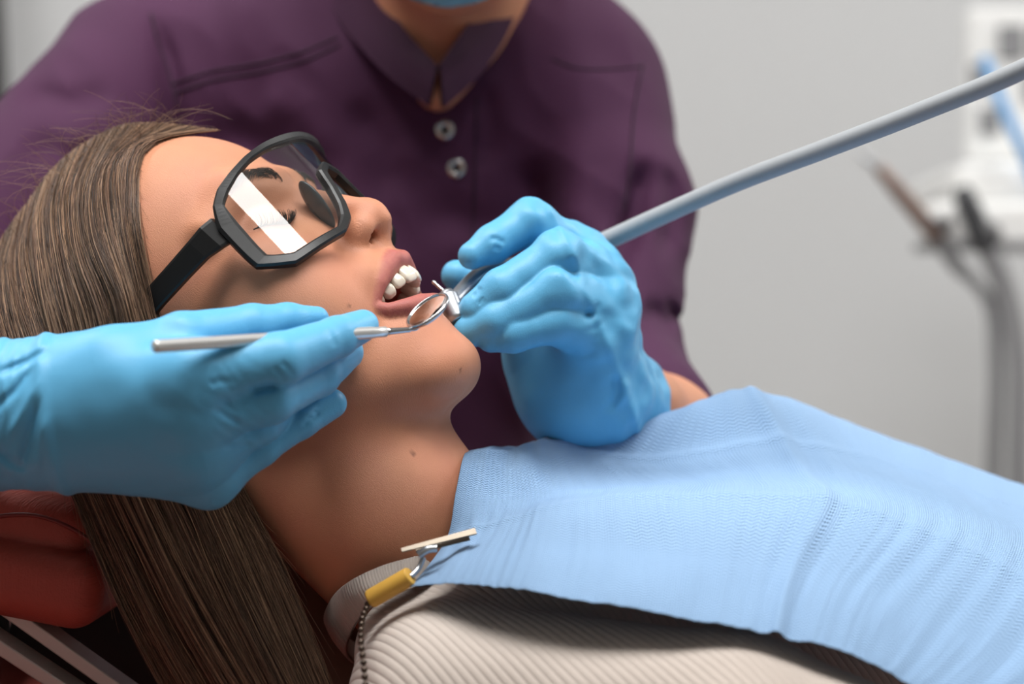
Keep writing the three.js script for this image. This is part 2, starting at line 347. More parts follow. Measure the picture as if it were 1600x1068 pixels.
// neck runs into the shoulders under the sweater
const SHN = V(690, 1010, 1215);
const nb0 = hp(0, -126, -12), nb1 = P(745, 1000, 1215);
const nbl0 = nb0.clone().applyMatrix4(HEADI), nbl1 = nb1.clone().applyMatrix4(HEADI);
const patientF = (x, y, z) => smin(headF(x, y, z), capV(x, y, z, nbl0, 45, nbl1, 45), 20);
const lin = (hex) => { const c = new THREE.Color(hex); return [c.r, c.g, c.b]; };
const mix3 = (a, b, t) => [lerp(a[0], b[0], t), lerp(a[1], b[1], t), lerp(a[2], b[2], t)];
const SKIN = lin('#cc8d6b'), LIP = lin('#b3665f'), INNER = lin('#a04a42'), PINK = lin('#c27d67'), MOLE = lin('#6a3f30');
const moles = [[545, 478, 1.0], [645, 708, 1.3], [548, 597, 0.7], [720, 578, 0.8], [606, 586, 0.7]];
const patient = thing('person', 'patient lying back with long brown hair and mouth wide open', 'person', hp(0, 20, -100));
{
  const mo = moles.map(([px, py, r]) => { const q = (x, y, z) => { const p = V(x, y, z).applyMatrix4(HEADI); return patientF(p.x, p.y, p.z); }; const d = hit(q, px, py, 1050, 1300); return [P(px, py, d).applyMatrix4(HEADI), r]; });
  const m = meshSDF(patientF, [-84, -230, -112], [84, 130, 122], 1.7);
  const colour = (x, y, z) => {
    const ax = Math.abs(x), b = noise(x * 0.03, y * 0.03, z * 0.03) * 0.5 + noise(x * 0.12, y * 0.12, z * 0.12) * 0.25;
    let c = mix3(SKIN, PINK, clamp(0.25 + b * 0.6));
    const cheek = Math.exp(-((ax - 44) ** 2 + (y + 22) ** 2) / 500) * 0.3 * (z > 30 ? 1 : 0); c = mix3(c, PINK, cheek);
    const u = Math.min(lipD(UPLIP, ax, y, z, 0.3), lipD(LOLIP, ax, y, z, 0.3));
    c = mix3(c, LIP, 1 - sstep(-0.6, 1.6, u + noise(x * 0.4, y * 0.4, z * 0.4) * 0.5));
    const cav = smin(ell(x, y, z, 0, -62, 66, 24, 9.5, 38), ell(x, y, z, 0, -64, 55, 25, 15, 26), 6);
    if (u > 0.4 || z < 84) c = mix3(c, INNER, 1 - sstep(0.2, 1.4, cav + (u < 0.4 ? 2 : 0)));
    for (const [p, r] of mo) { const q = Math.hypot(p.x - x, p.y - y, p.z - z); if (q < r * 2) c = mix3(c, MOLE, 0.8 * (1 - sstep(r * 0.5, r * 1.4, q))); }
    return c;
  };
  part('body', geoOf(m, HEADM, colour, (x, y, z) => [Math.atan2(x, z + 10) * 0.08, y * 0.001]), M.skin, patient);
}
const frontZ = (x, y) => { let z = 125; for (let i = 0; i < 200; i++) { const d = headF(x, y, z); if (d < 0.05) break; z -= Math.max(d * 0.6, 0.05); } return z; };
{ // teeth
  const toothGeo = (w, h, d, point) => {
    const g = new THREE.SphereGeometry(1, 20, 16), p = g.attributes.position;
    for (let i = 0; i < p.count; i++) {
      let x = p.getX(i), y = p.getY(i), z = p.getZ(i); const e = 0.5;
      x = Math.sign(x) * Math.abs(x) ** e; y = Math.sign(y) * Math.abs(y) ** 0.62; z = Math.sign(z) * Math.abs(z) ** 0.6;
      const s = 1 + 0.1 * -y; p.setXYZ(i, x * w / 2 * (y < 0 ? lerp(s, 0.72, point * y * y) : 1 - 0.18 * y), y * h / 2, z * d / 2 * (y < 0 ? lerp(1, point > 0.5 ? 0.7 : 0.34, y * y) : 1));
    }
    g.computeVertexNormals(); return g;
  };
  // widths from the midline; along the arch z = z0 - k x^2
  const kinds = [[8.4, 11, 6.5, 0], [6.6, 10, 6, 0.1], [7.4, 11.5, 7.5, 0.8], [6.8, 9.5, 8, 0.7], [6.6, 9, 8, 0.6], [9.5, 8.5, 10, 0.4], [9.5, 8, 10, 0.4]];
  const row = (z0, k, yTip, up, tilt, widths, nm) => {
    for (const s of [-1, 1]) {
      let arc = 0;
      widths.forEach(([w, h, d, pt], i) => {
        const target = arc + w / 2; arc += w * 0.985;
        let x = 0, len = 0; while (len < target) { x += 0.05; len += 0.05 * Math.hypot(1, 2 * k * x); }
        const z = z0 - k * x * x - d / 2 * 0.8, yaw = Math.atan(2 * k * x);
        const g = toothGeo(w, h, d, pt);
        if (!up) g.rotateZ(Math.PI);
        g.rotateX(up ? tilt : -tilt); g.rotateY(s * yaw);
        g.translate(s * x, yTip + (up ? h / 2 : -h / 2) + [0, 0.8, 0, 0.9, 1.1, 1.2, 1.4][i] * (up ? 1 : -1), z); g.applyMatrix4(HEADM);
        part('tooth', g, M.tooth, patient);
      });
    }
  };
  row(97, 0.046, -63, true, -0.12, kinds, 'upper');
  row(84, 0.05, -68, false, -0.1, kinds.map(([w, h, d, p], i) => [i < 2 ? 5.6 : w * 0.92, h * 0.85, d * 0.9, p]), 'lower');
  const gumArc = (z0, k, y) => { const a = []; for (let x = -25; x <= 25; x += 2.5) a.push(V(x, y, z0 - k * x * x).applyMatrix4(HEAD)); return a; };
  part('gum', tube(gumArc(92, 0.046, -49), 5, 60, 10), M.gum, patient);
  part('gum', tube(gumArc(81, 0.05, -77), 4.6, 60, 10), M.gum, patient);
  const tg = new THREE.SphereGeometry(1, 32, 24); tg.scale(17, 6.5, 28); tg.rotateX(-0.12); tg.translate(0, -73, 48); tg.applyMatrix4(HEADM);
  part('tongue', tg, M.tongue, patient);
}
{ // eyebrows and eyelashes
  for (const s of [-1, 1]) {
    const br = [], la = [], dark = () => { const k = rr(0.6, 1.2); return [0.022 * k, 0.013 * k, 0.008 * k]; };
    for (let i = 0; i < 320; i++) {
      const t = rnd(), x = lerp(13, 42, t), y = 27 + 7.5 * Math.sin(Math.min(1, t * 1.15) * 2.1) + rr(-1, 1) * lerp(4.2, 1.6, t), L = rr(5, 8.5);
      const ang = lerp(1.15, -0.15, sstep(0, 0.55, t)) + rr(-0.15, 0.15), pts = [];
      for (let j = 0; j < 5; j++) { const q = j / 4, xx = x + Math.cos(ang - q * 0.25) * L * q, yy = y + Math.sin(ang - q * 0.4) * L * q; pts.push(V(s * xx, yy, frontZ(s * xx, yy) + 0.25 + 0.7 * Math.sin(q * 3))); }
      br.push([pts, 0.15, 0.05, dark()]);
    }
    part('eyebrow', strands(br, HEADM), M.hair, patient);
    for (let i = 0; i < 120; i++) {
      const t = rnd(), x = lerp(20, 46, t), y = 5 - 4.5 * Math.sin(t * Math.PI * 0.9) + 4 * t * t, z = frontZ(s * x, y), L = rr(8, 12) * (0.7 + 0.3 * Math.sin(t * 3)), fan = (t - 0.45) * 0.9 + rr(-0.12, 0.12), pts = [];
      for (let j = 0; j < 7; j++) { const q = j / 6; pts.push(V(s * (x + Math.sin(fan) * L * q), y - L * 0.30 * q + L * 0.62 * q * q, z - 0.3 + L * 0.8 * q - L * 0.18 * q * q)); }
      la.push([pts, 0.24, 0.06, [0.012, 0.009, 0.007]]);
    }
    // the lash line along the closed lid
    const line = []; for (let i = 0; i <= 14; i++) { const t = i / 14, x = lerp(19, 47, t), y = 5 - 4.5 * Math.sin(t * Math.PI * 0.9) + 4 * t * t; line.push(V(s * x, y, frontZ(s * x, y))); }
    la.push([line, 0.5, 0.5, [0.02, 0.012, 0.01]]);
    part('eyelashes', strands(la, HEADM), M.hair, patient);
  }
}
{ // hair: a flow of strands from the parting, over the side of the head and down past the headrest
  const guides = [
    [[335, 203, 1236], [226, 226, 1205], [208, 320, 1172], [226, 440, 1157], [252, 540, 1152], [320, 660, 1160], [385, 790, 1170], [440, 900, 1165], [520, 1095, 1150]],
    [[265, 192, 1246], [185, 245, 1205], [180, 340, 1165], [206, 450, 1147], [238, 550, 1143], [295, 680, 1150], [355, 810, 1158], [405, 920, 1155], [485, 1095, 1142]],
    [[185, 196, 1254], [140, 280, 1205], [142, 370, 1160], [180, 470, 1140], [200, 560, 1136], [245, 690, 1142], [305, 820, 1150], [355, 930, 1148], [440, 1095, 1138]],
    [[100, 246, 1260], [78, 320, 1212], [85, 410, 1166], [105, 500, 1146], [130, 590, 1140], [180, 710, 1142], [235, 830, 1148], [295, 950, 1146], [380, 1095, 1140]],
    [[35, 325, 1266], [18, 400, 1220], [25, 470, 1176], [45, 540, 1154], [75, 620, 1146], [130, 730, 1146], [185, 850, 1150], [240, 960, 1148], [320, 1095, 1142]],
    [[-30, 420, 1270], [-45, 480, 1228], [-40, 530, 1186], [-15, 590, 1164], [30, 660, 1154], [100, 745, 1150], [150, 860, 1154], [200, 970, 1150], [265, 1095, 1146]],
  ].map((g) => g.map(([a, b, d], i) => { const h = i < 5 ? hit((x, y, z) => { const p = V(x, y, z).applyMatrix4(HEADI); return patientF(p.x, p.y, p.z); }, a, b, 1050, 1300) : 1300; return P(a, b, Math.min(d, h - (i ? 7 : 2))); }));
  const at = (s, t) => netPoint(guides, t, s);
  part('hair_base', sheet((u, v) => at(lerp(0.1, 1, v), lerp(0.05, 1, u)).add(V(0, -2, -11)), 90, 60, 4), M.hairBase, patient);
  // the hair that falls behind the neck
  const back = [[[300, 560, 1225], [330, 700, 1235], [360, 850, 1240], [420, 1100, 1240]], [[420, 620, 1250], [440, 760, 1250], [470, 900, 1245], [520, 1100, 1240]], [[520, 700, 1275], [540, 820, 1270], [580, 960, 1255], [640, 1110, 1245]]].map((g) => g.map((q) => P(...q)));
  part('hair_base', sheet((u, v) => netPoint(back, u, v), 40, 30, 6), M.hairBase, patient);
  const list = [], tones = [lin('#54402f'), lin('#64493a'), lin('#7c5d49'), lin('#a07f64'), lin('#36261d')];
  for (let i = 0; i < 8600; i++) {
    const edge = rnd() < 0.12, s = edge ? rnd() * rnd() * 0.12 : rnd(), t0 = i % 3 ? rr(0, 0.02) : rr(0, 0.6), t1 = Math.min(1, t0 + rr(0.45, 1.1)), clump = Math.floor(s * 60 + rr(0, 0.4)), cl = noise(clump * 7.7, 0.4, 0.2);
    const dz = rr(-8, 3) + 4 * noise(s * 30, 1.7, 0.3), drift = rnd() < 0.2 ? rr(-0.09, 0.09) : rr(-0.02, 0.02), ph = rr(0, 6), fr = rr(3, 7), am = rr(0, 1.1), out = edge ? rr(0, 3.5) : 0, n = 22, pts = [];
    for (let j = 0; j < n; j++) {
      const t = lerp(t0, t1, j / (n - 1)), p = at(clamp(s + drift * t + 0.03 * noise(clump * 3.7, t * 2.6, 2) * t + 0.05 * cl * t * t), t);
      p.x += am * Math.sin(t * fr * 3 + ph) + out * Math.sin(t * 4 + ph); p.y += 0.5 * am * Math.cos(t * fr * 2 + ph); p.z += (dz + 3 * noise(clump * 2.3, t * 3, 6)) * Math.sin(Math.min(1, t * 6 + 0.25) * 1.57);
      pts.push(p);
    }
    const a = tones[Math.floor(rnd() * 5)], k = rr(0.75, 1.2) * (0.95 + 0.5 * noise(clump * 5.1, 0.5, 0.5));
    list.push([pts, rr(0.12, 0.22), 0.06, a.map((q) => q * k)]);
  }
  // fly-aways along the outline and wisps at the hairline
  for (let i = 0; i < 260; i++) {
    const s = rr(0.1, 1), p0 = at(s, rr(0, 0.1)), L = rr(12, 42), a = rr(0.5, 2.6), cu = rr(-1.5, 1.5), pts = [];
    for (let j = 0; j < 12; j++) { const q = j / 11, b = a + cu * q; pts.push(V(p0.x + Math.cos(b) * L * q, p0.y + Math.sin(b) * L * q * 0.55, p0.z + rr(-0.2, 0.2) + L * 0.2 * q)); }
    list.push([pts, 0.11, 0.05, tones[1 + Math.floor(rnd() * 3)]]);
  }
  for (let i = 0; i < 130; i++) {
    const t0 = rr(0.02, 0.42), p0 = at(0, t0), L = rr(10, 34), a = rr(-1.5, -0.5), pts = [];
    for (let j = 0; j < 10; j++) { const q = j / 9; pts.push(V(p0.x + Math.cos(a) * L * 0.5 * q, p0.y + Math.sin(a) * L * q, p0.z + 2.5 + 1.5 * q)); }
    list.push([pts, 0.08, 0.04, tones[Math.floor(rnd() * 3)]]);
  }
  for (let i = 0; i < 220; i++) {                                   // loose ends beside the falling lock
    const right = rnd() < 0.5, s0 = right ? rr(0, 0.15) : rr(0.8, 1), t0 = rr(0.5, 0.85), pts = [], off = right ? rr(-2, 9) : rr(-14, 3), cu = rr(-6, 6), len = rr(0.08, 0.2);
    for (let j = 0; j < 12; j++) { const q = j / 11, p = at(s0, Math.min(1, t0 + len * q)); p.x += off * q + cu * q * q; p.y += Math.abs(off) * 0.25 * q; p.z += rr(-0.1, 0.1); pts.push(p); }
    list.push([pts, 0.1, 0.05, tones[Math.floor(rnd() * 4)]]);
  }
  part('hair', strands(list), M.hair, patient, { kind: 'stuff' });
}
// sweater: body, collar band
const sweaterJ = [[P(716, 1105, 1122), 54], [P(850, 1062, 1192), 74], [P(1080, 1118, 1232), 100], [P(1600, 1330, 1270), 135]];
const armJ = [[P(722, 1105, 1115), 52], [P(1150, 1142, 1066), 44], [P(1560, 1290, 1040), 42]];
const farShoulder = [P(960, 900, 1360), 50];
const sweaterF = (x, y, z) => {
  let d = chain(x, y, z, sweaterJ, 30);
  d = smin(d, chain(x, y, z, armJ, 10), 8);
  d = smin(d, capV(x, y, z, sweaterJ[1][0], 70, farShoulder[0], 55), 30);
  d = smin(d, capV(x, y, z, P(640, 1012, 1152), 27, sweaterJ[0][0], 50), 12);
  return d + 1.6 * noise(x * 0.02, y * 0.035, z * 0.02);
};
{
  const [lo, hi] = bounds([...sweaterJ, ...armJ, farShoulder], 6);
  hi[0] = P(1720, 0, 1150).x; lo[1] = P(0, 1330, 1250).y;
  const m = meshSDF(sweaterF, lo, hi, 3);
  const n = V(0.8, 0.45, -0.42).normalize(), t = V(0.8, -0.6, 0);
  const sw = part('sweater', geoOf(m, MM, null, (x, y, z) => [(x * n.x + y * n.y + z * n.z) * 0.001, (x * t.x + y * t.y) * 0.001]), M.sweater, patient);
  const up = [[742, 770, 1250], [705, 838, 1185], [662, 866, 1152], [600, 885, 1136], [548, 910, 1140], [519, 938, 1168], [512, 975, 1210], [560, 1010, 1250]].map((q) => P(...q));
  const low = [[765, 815, 1250], [725, 885, 1180], [672, 908, 1145], [620, 928, 1128], [572, 955, 1132], [548, 990, 1165], [545, 1025, 1212], [600, 1060, 1250]].map((q) => P(...q));
  const mid = up.map((p, i) => p.clone().lerp(low[i], 0.5).add(V(-1.5, 1, 2.5)));
  const ribbed = (u, v) => { const p = netPoint([up, mid, low], u, v); p.z += 0.35 * Math.sin(u * 520); p.x -= 0.25 * Math.sin(u * 520); return p; };
  part('collar', sheet(ribbed, 900, 10, 2.4), M.sweater, patient);
}

// ---------------------------------------------------------------- safety glasses
const RC = 88, ZC = 22;
const TILT = 0.13;                                    // the lens leans in towards the cheeks
const onLens = (x, y0, r = RC) => { const y = y0 + 0.05 * (x + 28); const a = Math.asin(clamp(x / RC, -1, 1)); return hp(Math.sin(a) * r, y, ZC + Math.cos(a) * r + TILT * (y - 38)); };
const glasses = thing('safety_glasses', 'black angular safety glasses with clear lens on the patient\'s face', 'glasses', hp(0, 5, 100));
{
  const half = [[[0, 37.2], [0, 33]], [[-20, 37], [-19, 32.4]], [[-34, 36.6], [-33, 32.8]], [[-47, 35.2], [-45, 31.9]], [[-57, 32.8], [-54, 29.4]], [[-65.1, 29.8], [-62, 25.4]], [[-70, 24.5], [-66.8, 21]],
    [[-73.2, 14], [-67.2, 8]], [[-72, -13.5], [-66.8, -12.6]], [[-61, -26], [-58.8, -20.6]], [[-45, -27.2], [-45, -21.9]], [[-29.5, -27.2], [-31, -22.4]], [[-19, -21.8], [-23.5, -17.5]], [[-13.5, -13], [-18.5, -11]], [[-9.5, -2], [-14, -0.5]], [[-6.5, 7], [-10.8, 11]], [[0, 11], [0, 16]]];
  const full = [...half, ...half.slice(1, -1).reverse().map(([o, i]) => [[-o[0], o[1]], [-i[0], i[1]]])], n = full.length, SUB = 6;
  const loop = (k, t) => { const q = ((t % n) + n) % n, i = Math.floor(q), f = q - i, g = (j) => full[(i + j + n) % n][k]; const e = f; const lin2 = [lerp(g(0)[0], g(1)[0], e), lerp(g(0)[1], g(1)[1], e)]; const sm = [cr(g(-1)[0], g(0)[0], g(1)[0], g(2)[0], e), cr(g(-1)[1], g(0)[1], g(1)[1], g(2)[1], e)]; return [lerp(lin2[0], sm[0], 0.35), lerp(lin2[1], sm[1], 0.35)]; };
  const pos = [], idx = [], N = n * SUB, ring = 8;
  for (let i = 0; i < N; i++) {
    const o = loop(0, i / SUB), q = loop(1, i / SUB), w = (t) => [lerp(o[0], q[0], t), lerp(o[1], q[1], t)];
    for (const [t, r] of [[0.0, 86.5], [0.0, 89.6], [0.16, 90.8], [0.8, 90.4], [1, 89.4], [1, 86], [0.85, 85.2], [0.15, 85.2]]) { const a = w(t), p = onLens(a[0], a[1], r); pos.push(p.x, p.y, p.z); }
  }
  for (let i = 0; i < N; i++) for (let j = 0; j < ring; j++) { const a = i * ring + j, b = i * ring + (j + 1) % ring, c = ((i + 1) % N) * ring + j, d = ((i + 1) % N) * ring + (j + 1) % ring; idx.push(a, c, b, b, c, d); }
  let g = new THREE.BufferGeometry(); g.setAttribute('position', new THREE.Float32BufferAttribute(pos, 3)); g.setIndex(idx);
  g = g.toNonIndexed(); g.computeVertexNormals(); g.applyMatrix4(MM); part('frame', g, M.frame, glasses);
  // lens: one curved shield
  const yAt = (x, top) => { const L = half.slice(...(top ? [0, 8] : [8, 17])).map(([o, i]) => [-(o[0] + i[0]) / 2, (o[1] + i[1]) / 2]); if (!top) L.reverse(); const a = Math.abs(x); for (let i = 0; i + 1 < L.length; i++) if (a <= L[i + 1][0]) return lerp(L[i][1], L[i + 1][1], (a - L[i][0]) / (L[i + 1][0] - L[i][0] || 1)); return L[L.length - 1][1]; };
  const lp = [], ln = [], li = [], NX = 120, NY = 8;
  for (let i = 0; i <= NX; i++) for (let j = 0; j <= NY; j++) {
    const x = lerp(-69, 69, i / NX), y = lerp(yAt(x, false), yAt(x, true), j / NY), p = onLens(x, y, 88), a = Math.asin(x / RC), nn = V(Math.sin(a), -TILT * Math.cos(a), Math.cos(a)).transformDirection(HEAD);
    lp.push(p.x, p.y, p.z); ln.push(nn.x, nn.y, nn.z);
    if (i < NX && j < NY) { const q = i * (NY + 1) + j; li.push(q, q + NY + 1, q + 1, q + 1, q + NY + 1, q + NY + 2); }
  }
  const lg = new THREE.BufferGeometry(); lg.setAttribute('position', new THREE.Float32BufferAttribute(lp, 3)); lg.setAttribute('normal', new THREE.Float32BufferAttribute(ln, 3)); lg.setIndex(li); lg.applyMatrix4(MM);
  part('lens', lg, M.lens, glasses, { label: 'clear curved shield lens' });
  for (const s of [-1, 1]) {
    // temple arm with a broad hinge end, running back to the ear
    const path = [[69.6, 11, 69, 8.6], [73, 12.2, 63, 8], [75, 13.6, 54, 6.6], [76, 15.2, 40, 6.2], [77, 17.5, 20, 6], [77, 18.5, 2, 5.6], [75.5, 10, -10, 4.6], [74, -4, -18, 3.6]];
    const pp = [], pi = [];
    path.forEach(([x, y, z, hh], i) => { for (const [dx, dy] of [[2, -1], [2.4, -0.8], [2.4, 0.8], [2, 1], [-1.6, 1], [-2, 0.8], [-2, -0.8], [-1.6, -1]]) { const p = hp(s * (x + dx), y + dy * hh * (Math.abs(dy) === 1 ? 1 : 1), z); pp.push(p.x, p.y, p.z); } if (i + 1 < path.length) for (let j = 0; j < 8; j++) { const a = i * 8 + j, b = i * 8 + (j + 1) % 8; s > 0 ? pi.push(a, b, a + 8, b, b + 8, a + 8) : pi.push(a, a + 8, b, b, a + 8, b + 8); } });
    for (const r of [0, (path.length - 1) * 8]) for (let j = 1; j < 7; j++) (r === 0) === (s > 0) ? pi.push(r, r + j + 1, r + j) : pi.push(r, r + j, r + j + 1);
    let tg = new THREE.BufferGeometry(); tg.setAttribute('position', new THREE.Float32BufferAttribute(pp, 3)); tg.setIndex(pi); tg = tg.toNonIndexed(); tg.computeVertexNormals(); tg.applyMatrix4(MM);
    part('temple', tg, M.frame, glasses);
    const np = new THREE.SphereGeometry(1, 24, 16); np.scale(2.4, 15, 7); np.rotateX(0.35); np.rotateY(s * 0.6); np.translate(s * 12.5, 1, 93); np.applyMatrix4(HEADM);
    part('nose_pad', np, M.pad, glasses);
  }
}

// ---------------------------------------------------------------- the dentist
const torsoJ = { chest: P(620, 290, 1590), shL: P(240, 135, 1575), shR: P(890, 150, 1570) };
const armR = [[P(232, 132, 1560), 62], [P(-60, 420, 1420), 56], [P(-280, 560, 1250), 50]];
const armL = [[P(895, 150, 1560), 60], [P(955, 330, 1510), 50], [P(968, 585, 1440), 44]];
const slL = [[P(968, 585, 1440), 44], [P(1015, 655, 1385), 40]];
const neckCut = [P(690, -120, 1520), 62, P(686, 142, 1462), 5];
// long creases in the cloth: [line, depth, width] in mm
const FOLDS = [
  [[[1008, 240], [985, 340], [940, 460]], 12, 9], [[[232, 10], [258, 90], [272, 180], [255, 300]], 7, 7], [[[748, 120], [765, 190], [752, 280]], 6, 9], [[[300, 190], [420, 235], [520, 320]], 5, 14],
  [[[545, 150], [600, 230], [615, 330]], 5, 12], [[[820, 240], [845, 330], [850, 430]], 6, 13], [[[400, 140], [470, 175], [540, 260]], -4, 12], [[[890, 180], [905, 300], [900, 380]], -5, 13], [[[60, 230], [140, 260], [210, 250]], 6, 11],
  [[[30, 150], [120, 170], [200, 150]], 5, 10], [[[640, 330], [760, 350], [860, 330]], 4, 12], [[[1040, 250], [1045, 330], [1030, 420]], 5, 8], [[[985, 480], [1030, 500], [1060, 480]], 6, 8],
].map(([L, a, w]) => [L.map(([u, v]) => P(u, v, 1490)), a, w]);
let foldS = 0;                                        // where along the crease, 0..1, the last measured point lies
const foldD = (L, x, y) => { let m = 1e9; for (let i = 0; i + 1 < L.length; i++) { const a = L[i], b = L[i + 1], vx = b.x - a.x, vy = b.y - a.y, t = clamp(((x - a.x) * vx + (y - a.y) * vy) / (vx * vx + vy * vy)), q = Math.hypot(x - a.x - vx * t, y - a.y - vy * t); if (q < m) { m = q; foldS = (i + t) / (L.length - 1); } } return m; };
const foldEnd = () => sstep(0, 0.3, foldS) * (1 - sstep(0.7, 1, foldS));
const tunicF = (x, y, z) => {
  let d = ell(x, y, z, torsoJ.chest.x, torsoJ.chest.y, torsoJ.chest.z, 168, 205, 108);
  d = smin(d, capV(x, y, z, torsoJ.shL, 62, torsoJ.shR, 60), 55);
  d = smin(d, capV(x, y, z, P(600, 520, 1600), 100, P(600, 1150, 1610), 100), 60);
  d = smin(d, chain(x, y, z, armR, 20), 22);
  d = smin(d, smin(chain(x, y, z, armL, 16), capV(x, y, z, slL[0][0], 44, slL[1][0], 40), 8), 22);
  const u = x * 0.010 + y * 0.006, v = y * 0.012 - x * 0.004;
  d += 7 * noise(u * 1.1, v * 0.6, 1.3) + 3.5 * Math.abs(noise(u * 2.4 + 4, v * 1.2, z * 0.004)) + 1.2 * noise(x * 0.03, y * 0.02, z * 0.02);
  if (d < 30) for (const [L, dep, w] of FOLDS) { const t = foldD(L, x, y); if (t < w * 3) d += dep * foldEnd() * Math.exp(-(t * t) / (w * w)); }
  d = smax(d, -capV(x, y, z, neckCut[0], neckCut[1], neckCut[2], neckCut[3]), 3);
  return d;
};
const dentist = thing('person', 'dentist in a purple tunic and blue gloves leaning over the patient', 'person', P(600, 1100, 1600));
// dentist's head is bowed over the patient, above the top of the view
const DH = (() => { const m = new THREE.Matrix4().makeRotationX(0.5), c = V(0, -105, 80).applyMatrix4(m), p = P(702, -2, 1430); m.setPosition(p.x - c.x, p.y - c.y, p.z - c.z); return m; })();
const DHI = DH.clone().invert();
const wristR = P(0, 640, 1108), wristL = P(950, 628, 1285);
{
  const fr = [[P(60, 640, 1105), 24], [P(-120, 660, 1150), 30], [P(-300, 590, 1240), 38]], fl = [[P(930, 625, 1280), 22], [P(1000, 640, 1320), 25], [P(1035, 668, 1370), 33]];
  const nk = [V(0, -40, -24).applyMatrix4(DH), P(690, 60, 1535)], tip = P(684, 140, 1478);
  const sk = DH.elements, e = DHI.elements;
  const neckF = (x, y, z) => {
    const lx = e[0] * x + e[4] * y + e[8] * z + e[12], ly = e[1] * x + e[5] * y + e[9] * z + e[13], lz = e[2] * x + e[6] * y + e[10] * z + e[14];
    let d = headF(lx, ly, lz, false);
    d = smin(d, capV(x, y, z, nk[0], 48, nk[1], 46), 20);
    d = smin(d, capV(x, y, z, nk[1], 44, tip, 14), 20);
    return smin(d, capV(x, y, z, nk[1], 55, P(600, 260, 1600), 80), 20);
  };
  const c = (x, y, z) => mix3(SKIN, PINK, clamp(0.3 + noise(x * 0.03, y * 0.03, z * 0.03)));
  const uv = (x, y, z) => [x * 0.001 + z * 0.0007, y * 0.001 + z * 0.0004];
  const body = part('body', geoOf(meshSDF(neckF, [-180, 60, -1730], [120, 480, -1330], 4), MM, c, uv), M.skin, dentist);
  for (const J of [fr, fl]) { const f = (x, y, z) => chain(x, y, z, J, 5), [lo, hi] = bounds(J, 4); part('forearm', geoOf(meshSDF(f, lo, hi, 4), MM, c, uv), M.skin, dentist); }
  // mask and hair
  const maskF = (lx, ly, lz) => Math.max(Math.abs(smin(headF(lx, ly, lz, false), ell(lx, ly, lz, 0, -45, 84, 30, 48, 30), 20) - 3) - 1.2, ell(lx, ly, lz, 0, -58, 70, 66, 50, 70), -lz + 15);
  part('face_mask', geoOf(meshSDF(maskF, [-80, -125, 0], [80, 5, 135], 3), new THREE.Matrix4().copy(MM).multiply(DH)), M.mask, dentist);
  const capF = (x, y, z) => Math.max(ell(x, y, z, 0, 46, -14, 80, 86, 100), -(y + z * 0.25 - 62) * (z > 20 ? 1 : 0) - (z > 20 ? 0 : 0), -(y + 30));
  part('hair', geoOf(meshSDF((x, y, z) => Math.max(ell(x, y, z, 0, 46, -14, 80, 86, 100), 0.75 * z - y + 8, -y - 30), [-90, -40, -125], [90, 140, 95], 4), new THREE.Matrix4().copy(MM).multiply(DH)), M.hairBase, dentist);
  const tu = part('tunic', geoOf(meshSDF(tunicF, [-420, -480, -1735], [150, 270, -1170], 3.2), MM, null, (x, y, z) => [(x + z * 0.3) * 0.001, (y + z * 0.2) * 0.001]), M.tunic, dentist);
  // stand collar, placket, seams, snaps
  const rib = (A, B) => sheet((u, v) => { const p = netPoint([A, A.map((q, i) => q.clone().lerp(B[i], 0.5).add(V(0, 0, 4))), B], u, v); return p; }, 40, 10, 3);
  const Q = (L) => L.map((q) => P(...q));
  part('collar', rib(Q([[495, -30, 1512], [535, 40, 1490], [598, 110, 1466], [671, 166, 1450]]), Q([[580, -40, 1508], [612, 20, 1488], [652, 70, 1466], [685, 104, 1452]])), M.tunic, tu);
  part('collar', rib(Q([[815, -30, 1512], [795, 45, 1490], [750, 115, 1466], [692, 168, 1450]]), Q([[768, -40, 1508], [746, 15, 1488], [715, 60, 1466], [687, 100, 1452]])), M.tunic, tu);
  const onT = (px, py, off = 0.6) => { const d = hit(tunicF, px, py, 1300, 1750); return P(px, py, d - off); };
  const seam = (L, r = 0.9) => { const c2 = new THREE.CatmullRomCurve3(L.map(([a, b]) => V(a, b, 0))), q = []; for (let i = 0; i <= 30; i++) { const p = c2.getPoint(i / 30); q.push(onT(p.x, p.y, 0.2)); } part('seam', tube(q, r, 60, 6), M.seam, tu); };
  seam([[268, 132], [330, 112], [400, 100], [470, 82], [528, 58]]); seam([[272, 146], [330, 126], [405, 113], [475, 95], [532, 70]]);
  seam([[236, 20], [245, 60], [262, 110], [276, 165]]); seam([[862, 92], [900, 106], [950, 108], [1000, 104]], 0.7);
  seam([[1004, 100], [990, 180], [985, 260], [975, 330]], 0.8); seam([[745, 150], [742, 250], [740, 350], [735, 450]], 0.8);
  for (const [px, py] of [[695, 203], [713, 263]]) {
    const p = onT(px, py, 1.2), s = new THREE.TorusGeometry(4.4, 1.9, 12, 32).scale(1, 1, 0.6).translate(p.x, p.y, p.z).applyMatrix4(MM);
    const sn = part('snap_button', s, M.steel, tu);
    part('snap_socket', new THREE.CylinderGeometry(3, 3, 1.2, 20).rotateX(Math.PI / 2).translate(p.x, p.y, p.z - 0.6).applyMatrix4(MM), M.black, sn);
  }
}
